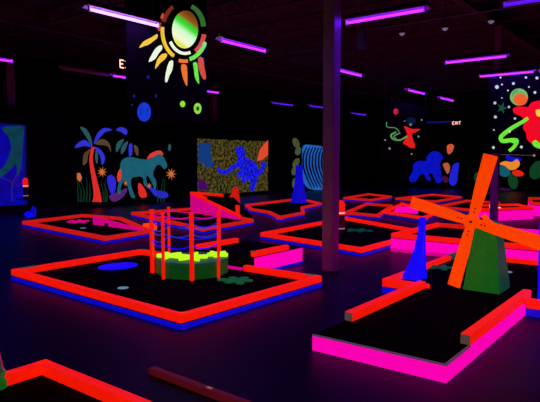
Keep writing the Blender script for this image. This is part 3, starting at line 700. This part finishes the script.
# zebra mural
ZB = pm('zebra_blue', (34, 98, 190), .85, scale=6, var=.3); ZD = pm('zebra_dark', (5, 10, 40), .8)
T = panel_thing('wall_mural', 'black wall mural with blue zebra stripes and olive leaves, partly behind the column', 'mural', 0, WLX, 288, 334, 134, 193, BLACK)
art(T, 'painted_zebra', [[(303, 146), (312, 145), (324, 147), (330, 150), (330, 188), (318, 190), (308, 188), (302, 178), (302, 160)]], ZB, 3)
art(T, 'painted_zebra_stripe', [ribbon([(x0+3, 147.5), (x0, 155), (x0-.3, 166), (x0+3, 177), (x0+8, 187.5)], lambda q: 1.0+.8*math.sin(q*3.1)) for x0 in (303.5, 306.6, 309.7, 312.8, 315.9, 319, 322)], ZD, 1, .003)
art(T, 'painted_leaves', [ell(296, 143, 3.2, 5.5, 12, -.4), ell(298, 151, 3, 4.5, 12, .3), ell(296, 163, 3, 5.5, 12, .5), ell(294, 171, 2.6, 4.5, 12, .2), ell(294, 183, 2, 5, 12, .1)], pm('leaf_olive', (82, 92, 52), .7, scale=20, var=.4), 1)
# back wall murals
BWY = Y1-.05
T = panel_thing('wall_mural', 'black back wall mural of a blue shaggy beast and butterfly', 'mural', 1, BWY, 384, 475, 140, 191, BLACK)
BB = pm('beast_blue', (10, 18, 195), scale=5, var=.25)
art(T, 'painted_beast', [[(411, 182), (409, 178), (413, 171), (413, 165), (418, 161), (425, 159), (430, 153), (435, 151), (440, 153), (443, 158), (440, 163), (441, 172), (442, 181), (437, 183), (434, 177), (431, 173), (429, 175), (431, 180), (427, 180), (424, 174), (420, 175), (416, 181)]], BB, 3)
art(T, 'painted_butterfly', [[(452, 168), (454, 164), (459, 163), (458, 172), (457, 182), (453, 186), (449, 182), (450, 174)]], pm('butterfly_blue', (30, 36, 215), scale=20, var=.4), 3)
art(T, 'painted_blossoms', [(0, [(447, 146), (451, 144), (454, 146), (452, 152), (448, 154)]), (1, [(443, 164), (448, 163), (450, 168), (448, 174), (445, 170)]), (2, [(443, 176), (448, 178), (447, 183), (443, 181)])], [pm('blossom_orange', (220, 85, 45)), pm('blossom_salmon', (190, 90, 60)), pm('blossom_maroon', (80, 12, 50))], 3)
T = panel_thing('wall_mural', 'black back wall mural of bright flowers and green leaves at the right', 'mural', 1, BWY, 477, 560, 140, 197, BLACK)
art(T, 'painted_leaves', [ell(513, 181, 5, 8.5, 14, -.15), ell(537, 170, 7, 10, 14, .5), ell(477, 178, 3, 6, 10)], pm('leaf_dark_green', (14, 66, 34), .85), 1)
art(T, 'painted_blossoms', [(0, [(506, 155), (513, 157), (520, 158), (521, 161), (514, 161), (507, 160)]), (1, [(499, 164), (505, 161), (512, 162), (517, 159), (520, 164), (516, 169), (510, 170), (505, 166)]), (2, [(498, 168), (503, 165), (509, 168), (510, 174), (505, 177), (499, 174)]), (3, [(512, 172), (518, 170), (524, 173), (522, 176), (516, 176)]), (4, [(494, 194), (500, 188), (510, 189), (516, 195), (505, 197)])],
    [pm('petal_blue', (10, 20, 205)), pm('petal_amber', (245, 140, 45)), pm('petal_teal', (16, 92, 112)), pm('petal_red', (235, 35, 20)), pm('petal_plum', (50, 12, 60))], 3, .002)
# hanging sun panel
T = panel_thing('hanging_panel', 'hanging black panel painted with a large sun and small planets', 'hanging panel', 0, -6.75, 127, 207, -12, 122, BLACK, hang=True)
SW = pm('sun_white', (235, 245, 215), 1.0, var=.06); SY = pm('sun_yellow', (250, 205, 50)); SO = pm('sun_orange', (245, 120, 40)); SR = pm('sun_coral', (215, 80, 60)); SG = pm('sun_green', (110, 235, 70)); SDR = pm('sun_dull_red', (120, 45, 25)); SDG = pm('sun_dull_green', (52, 110, 45))
# the sun face: four blended colours, a painted picture
m, nt, b = nodes('sun_face_paint'); tc = nt.nodes.new('ShaderNodeTexCoord'); sp = nt.nodes.new('ShaderNodeSeparateXYZ'); nt.links.new(tc.outputs['Object'], sp.inputs[0])
pc = at(186, 30, 0, -6.75); orig = T[0].location
cr = nt.nodes.new('ShaderNodeValToRGB'); e = cr.color_ramp.elements
mr = nt.nodes.new('ShaderNodeMapRange'); mr.inputs['From Min'].default_value = pc.z-.30-orig.z; mr.inputs['From Max'].default_value = pc.z+.30-orig.z
ad = nt.nodes.new('ShaderNodeMath'); ad.operation = 'MULTIPLY_ADD'; ad.inputs[1].default_value = .35; nt.links.new(sp.outputs['Y'], ad.inputs[0]); 
ad2 = nt.nodes.new('ShaderNodeMath'); ad2.operation = 'SUBTRACT'; ad2.inputs[1].default_value = .35*(pc.y-orig.y); nt.links.new(ad.outputs[0], ad2.inputs[0]); nt.links.new(sp.outputs['Z'], ad.inputs[2])
nt.links.new(ad2.outputs[0], mr.inputs['Value']); nt.links.new(mr.outputs[0], cr.inputs['Fac'])
e[0].position = 0; e[0].color = (*lin((225, 230, 60)), 1); e[1].position = 1; e[1].color = (*lin((110, 60, 22)), 1)
for q, cc in ((.15, (245, 250, 215)), (.42, (205, 250, 200)), (.58, (70, 225, 60)), (.72, (60, 190, 40)), (.80, (150, 90, 25))): x = e.new(q); x.color = (*lin(cc), 1)
nt.links.new(cr.outputs['Color'], b.inputs['Emission Color']); b.inputs['Emission Strength'].default_value = 1.0; b.inputs['Base Color'].default_value = (.1, .1, .05, 1)
art(T, 'painted_sun_face', [ell(185, 29.5, 13, 19, 28, .05)], m, 1)
def arc(cx_, cy_, rx0, ry0, rx1, ry1, a0, a1, n=10):
    A = [(cx_+rx1*math.cos(math.radians(a0+(a1-a0)*k/n)), cy_+ry1*math.sin(math.radians(a0+(a1-a0)*k/n))) for k in range(n+1)]
    B = [(cx_+rx0*math.cos(math.radians(a0+(a1-a0)*k/n)), cy_+ry0*math.sin(math.radians(a0+(a1-a0)*k/n))) for k in range(n+1)]
    return [(min(x, 206.5), y) for x, y in A+B[::-1]]
art(T, 'painted_sun_rings', [(0, arc(185, 30, 15.5, 22, 18.5, 25, 72, 150)), (1, arc(184, 31, 20, 26.5, 23.5, 30, 118, 188)), (5, arc(184, 29, 19, 24, 23, 28, 196, 238)), (2, arc(184, 31, 20, 28.5, 23.5, 32, 80, 104)), (4, arc(184, 31, 21, 27, 25, 31, 22, 76)), (3, arc(185, 30, 17, 23, 21.5, 26.5, 10, 58)), (6, arc(185, 29, 16, 22, 21, 26, -70, -6)), (3, arc(184, 30, 24, 25, 26, 30, 178, 215))],
    [SW, SY, SO, SR, SG, SDR, SDG], 1)
art(T, 'painted_sun_rays', [(0, [(139, 48), (143, 42), (148, 39), (152, 37), (157, 34), (157, 38), (152, 42), (148, 45), (144, 46)]), (1, [(148.5, 62), (152, 54), (156, 48), (161, 45), (162, 49), (158, 54), (155, 59)]), (0, [(155, 69), (157, 60), (162, 54), (167, 54), (165, 59), (160, 63)]), (1, [(165, 81), (166, 72), (169, 62), (173, 61), (172, 70), (169, 76), (167, 82)]),
    (2, [(181, 65), (186, 65), (187, 72), (187, 86), (184, 81), (182, 74)]), (3, [(193, 63), (197, 63), (198, 72), (199, 84), (195, 78), (194, 70)]), (4, [(198, 58), (203, 58), (204, 66), (206, 78), (203, 79), (199, 70)])], [SY, SW, SO, SG, SR], 2)
art(T, 'painted_planets', [(0, ell(144, 112, 6.8, 9.6, 20)), (1, ell(182.5, 104, 2.6, 3.2, 12)), (1, ell(197.5, 108.5, 3.8, 5.5, 14)), (2, ell(148, 77, 1.5, 2, 8)), (2, ell(156, 96, 1.2, 1.8, 8)), (2, ell(134, 96, 1.2, 1.6, 8)), (2, ell(132, 105, .8, 1, 8))], [pm('planet_blue', (16, 60, 215), scale=9, var=.3), pm('planet_green', (150, 230, 60)), pm('star_blue', (20, 30, 120))], 1)
art(T, 'painted_planet_mark', [ell(197.5, 108.5, 1.5, 2.4, 10)], pm('planet_dark', (20, 70, 20)), 1, .002)
# hanging space panels
STARW = pm('star_white', (190, 215, 205)); SPR = pm('space_red', (250, 10, 26), var=.05); SPG = pm('space_green', (110, 240, 50)); 
T = panel_thing('hanging_panel', 'large hanging panel with red figure, orange planet and green swirl at right', 'hanging panel', 1, 14.1, 488, 580, 72, 153, BLACK, hang=True)
art(T, 'painted_figure', [[(513, 109), (516, 107), (522, 106.5), (528, 107), (531, 103), (537, 101), (548, 100), (560, 104), (562, 125), (556, 142), (548, 146), (538, 145), (531, 143), (527, 139), (526, 133), (523, 128), (524, 122), (522, 117), (518, 115), (514, 113)]], SPR, 3)
art(T, 'painted_swirl', [ribbon([(528, 118), (524, 121), (517, 125), (509, 130), (501, 137), (503, 141), (512, 140), (517, 141), (514, 147), (509, 151)], lambda q: 3+1.2*math.sin(q*3.1))], SPG, 1, .002)
art(T, 'painted_planet', [(0, ell(519, 97, 9, 8.6, 20)), (1, ell(521, 99, 6.6, 5.6, 18))], [pm('planet_lime', (110, 190, 90), scale=8, var=.35), pm('planet_orange', (250, 105, 25))], 1)
bpy.data.objects  # keep order
art(T, 'painted_planet_face', [ell(520.5, 99.5, 7, 6.0, 18)], pm('planet_orange_face', (250, 100, 22)), 1, .002)
art(T, 'painted_star_plant', [spiky(502, 108, 6, 5)], pm('space_dark_green', (18, 80, 50)), 1)
art(T, 'painted_figure_details', [(0, [(536, 110), (541, 110), (541, 116), (537, 116)]), (1, [(532, 143), (536, 140), (541, 145), (545, 148), (541, 149), (535, 147)])], [pm('badge_yellow', (250, 210, 60)), SPG], 2, .004)
art(T, 'painted_stars', [ell(x, y, r, r, 8) for x, y, r in ((497, 87, 2), (502, 84.5, 1), (513.5, 83.5, 1.5), (495, 103, 1.5), (508, 90.5, .9), (509, 107, 1.2), (495.5, 117, 1.5), (515, 118.5, 1.2), (509.5, 131.5, 1.4), (493.5, 147.5, 1.5), (521.5, 147, 1.5), (526, 77.5, 1.3), (535, 92.5, 1.5), (529, 87, .9), (500.5, 77.5, 1.0), (502, 98, .7), (494, 130, .8), (537, 78, 1.6))], STARW, 1, .003)
T = panel_thing('hanging_panel', 'small hanging black panel with red figure and pale green swirl', 'hanging panel', 0, -6.95, 383, 427, 103, 161, BLACK, hang=True)
art(T, 'painted_figure', [[(404, 126), (409, 128), (413, 129), (420, 129), (416, 132), (412, 134), (413, 140), (415, 147), (411, 148), (406, 145), (403, 143), (407, 136), (406, 131)]], pm('space_red_small', (235, 30, 30)), 3)
art(T, 'painted_swirl', [ribbon([(386.5, 122), (387, 127), (395, 128), (399, 132)], .7), ribbon([(407, 136), (400, 140), (393, 139), (391, 135), (396, 132)], 1.6), ribbon([(396, 139), (394, 136), (400, 133)], 1.0)], pm('swirl_pale_green', (90, 160, 90), .85), 1, .002)
art(T, 'painted_balloon', [ell(395.7, 111.5, 2.4, 3.2, 12)], pm('balloon_pink', (205, 30, 60)), 1)
art(T, 'painted_stars', [ell(x, y, r, r, 8) for x, y, r in ((389.5, 148.5, 1.2), (418.5, 136.5, 1), (421.5, 120, .9), (385, 140, .9), (411.5, 154, .9), (410.5, 124.5, 1.4), (404.5, 121, .7))], pm('star_grey', (120, 140, 130), .8), 1)
art(T, 'painted_cloud', [ell(411, 121, 5, 4, 12)], pm('cloud_navy', (12, 22, 60), .8), 1, -.0)
for o in bpy.data.objects:
    for kk in ('_ax', '_v'):
        if kk in o: del o[kk]

# ------------------------------------------------------------------ world & view
w = bpy.data.worlds.new('night'); sc.world = w; w.use_nodes = True
w.node_tree.nodes['Background'].inputs[0].default_value = (.02, .01, .04, 1); w.node_tree.nodes['Background'].inputs[1].default_value = .1
sc.view_settings.view_transform = 'Standard'; sc.view_settings.look = 'None'; sc.view_settings.exposure = 0; sc.view_settings.gamma = 1
sc.view_settings.use_curve_mapping = False
